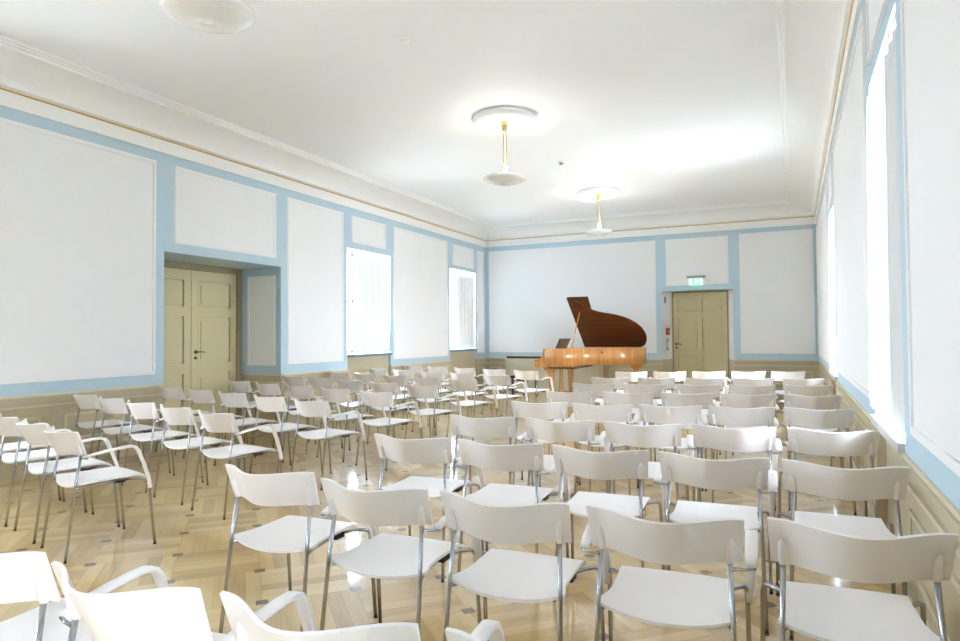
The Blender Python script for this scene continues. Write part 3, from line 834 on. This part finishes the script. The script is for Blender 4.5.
# right block, from the row nearest the piano
RB = {1: ((-2.13, 10.23), (.561, .195), 15), 2: ((-2.11, 8.73), (.596, .145), 13), 3: ((-2.03, 7.57), (.579, .136), 12), 4: ((-1.97, 6.45), (.561, .105), 10),
      5: ((-1.92, 5.32), (.545, .078), 8), 6: ((-1.96, 4.24), (.560, .046), 5), 7: ((-1.955, 3.25), (.551, .013), 2.5), 8: ((-2.05, 2.16), (.564, .012), 2)}
RM = {8: [(-2.064, 2.215, -0.4), (-1.463, 2.137, 0.4), (-0.912, 2.142, 2.3), (-0.358, 2.166, 5.1), (0.204, 2.259, 4.3)],
      7: [(-1.947, 3.292, 1.6), (-1.395, 3.221, 0.1), (-0.861, 3.25, 3.2), (-0.317, 3.304, 4.5), (0.23, 3.314, 3.2)],
      6: [(-1.967, 4.258, 5.5), (-1.395, 4.3, 3.4), (-0.819, 4.283, 3.9), (-0.267, 4.386, 6.7), (0.285, 4.444, 7.1)],
      5: [(-1.921, 5.38, 9.6), (-1.358, 5.334, 6.3), (-0.824, 5.473, 8.7), (-0.29, 5.554, 7.2), (0.268, 5.659, 9.1)],
      4: [(-1.978, 6.454, 10.9), (-1.397, 6.546, 8.7), (-0.838, 6.688, 10.7), (-0.273, 6.748, 9.5), (0.274, 6.877, 10.5)],
      3: [(-2.031, 7.59, 11.5), (-1.446, 7.68, 13.0), (-0.865, 7.834, 13.0), (-0.296, 7.96, 13.1), (0.285, 8.13, 13.0)]}
GR, GL = 'white chairs of the right block', 'white chairs of the left block'
WALLPOS = ['beside the right wall', 'second from the right wall', 'third from the right wall', 'second from the aisle', 'at the aisle']
for r_, ((x0, y0), (dx, dy), an) in RB.items():
    for i in range(5):
        kind = 'both' if i in (1, 3) else 'none'
        x, y = (x0+dx*i)*CF, (y0+dy*i)*CF
        if r_ in RM and r_ != 7: wt = .85 if r_ == 8 else .5; x, y, an = x*(1-wt)+RM[r_][i][0]*CF*wt, y*(1-wt)+RM[r_][i][1]*CF*wt, an*.65+RM[r_][i][2]*.35
        if i == 4: x = min(x, xr(y)-0.258)
        nm = 'white armchair' if kind == 'both' else 'white armless chair'
        place(kind, x, y, an, '%s %s, %s right-block row from the piano' % (nm, WALLPOS[4-i], ORD[r_-1]), GR)
for kind, cx, cy_, an, lb in (('none', -2.062, 1.085, 3, 'white armless chair cut by the bottom left corner of the photo'),
                              ('both', -1.47, 1.075, 2.6, 'white armchair at the bottom edge, left of the armless chair there'),
                              ('none', -.915, 1.115, 4, 'white armless chair cut by the bottom edge, between two armchairs'),
                              ('both', -.36, 1.16, 4, 'white armchair below the bottom edge, only an armrest and corner showing')):
    place(kind, cx*CF, cy_*CF, an, lb, GR)
# left block: right corner of the back of the aisle chair and the row's slope
LB = {7: (-3.79, 3.68, -14.8), 6: (-3.71, 4.72, -14.5), 5: (-3.64, 5.66, -16.6), 4: (-3.64, 6.62, -18.5), 3: (-3.64, 7.72, -19), 2: (-3.60, 8.75, -20.5), 1: (-3.58, 9.95, -21)}
AISLE = ['at the aisle', 'second from the aisle', 'third from the aisle', 'second from the left wall', 'beside the left wall']
for r_, (ex, ey, sl) in LB.items():
    ex, ey = ex*CF, ey*CF
    an = -11.6-(7-r_)*0.5
    last = -6.30
    for i in range(5):
        x = ex+(last-ex)*i/4; y = ey-(x-ex)*math.tan(R(-sl))
        cx = x-HW*math.cos(R(an)); cyy = y-HW*math.sin(R(an))
        kind = 'both' if i in (0, 2) else ('right' if i == 4 else 'none')
        nm = 'white armless chair' if kind == 'none' else 'white armchair'
        place(kind, cx, cyy, an, '%s %s, %s left-block row from the piano' % (nm, AISLE[i], ORD[r_-1]), GL)
for i, (x, y) in enumerate(((-3.94, 2.58), (-4.52, 2.74), (-5.13, 2.90), (-5.71, 3.06))):
    an = -16.0; x *= CF; y *= CF
    kind = 'both' if i in (0, 2) else 'none'
    nm = 'white armless chair' if kind == 'none' else 'white armchair'
    place(kind, x-HW*math.cos(R(an)), y-HW*math.sin(R(an)), an, '%s %s, left-block row nearest the camera' % (nm, ['at the aisle', 'second from the aisle', 'third from the aisle', 'fourth from the aisle'][i]), GL)

# ------------------------------------------------------------------ daylight
w = bpy.data.worlds.new('sky'); sc.world = w; w.use_nodes = True
bg = w.node_tree.nodes['Background']
bg.inputs['Color'].default_value = (0.885, 0.965, 1.095, 1); bg.inputs['Strength'].default_value = 30.0
# bright overcast sky above the horizon, dimmer ground below it
wn_ = w.node_tree.nodes; wl = w.node_tree.links
tcw = wn_.new('ShaderNodeTexCoord'); sw = wn_.new('ShaderNodeSeparateXYZ'); wl.new(tcw.outputs['Generated'], sw.inputs[0])
mr = wn_.new('ShaderNodeMapRange'); mr.inputs['From Min'].default_value = -0.10; mr.inputs['From Max'].default_value = 0.04
wl.new(sw.outputs[2], mr.inputs['Value'])
mxw = wn_.new('ShaderNodeMix'); mxw.data_type = 'RGBA'
mxw.inputs['A'].default_value = (0.38, 0.42, 0.48, 1); mxw.inputs['B'].default_value = (0.87, 0.965, 1.125, 1)
wl.new(mr.outputs['Result'], mxw.inputs['Factor']); wl.new(mxw.outputs['Result'], bg.inputs['Color'])
cyc = sc.cycles
cyc.max_bounces = 16; cyc.diffuse_bounces = 10; cyc.glossy_bounces = 6; cyc.transparent_max_bounces = 12
cyc.caustics_reflective = False; cyc.caustics_refractive = False
cyc.sample_clamp_indirect = 6.0
cyc.use_denoising = True
vs = sc.view_settings
vs.view_transform = 'Standard'; vs.look = 'None'; vs.gamma = 1.0; vs.use_curve_mapping = False
vs.exposure = 2.24
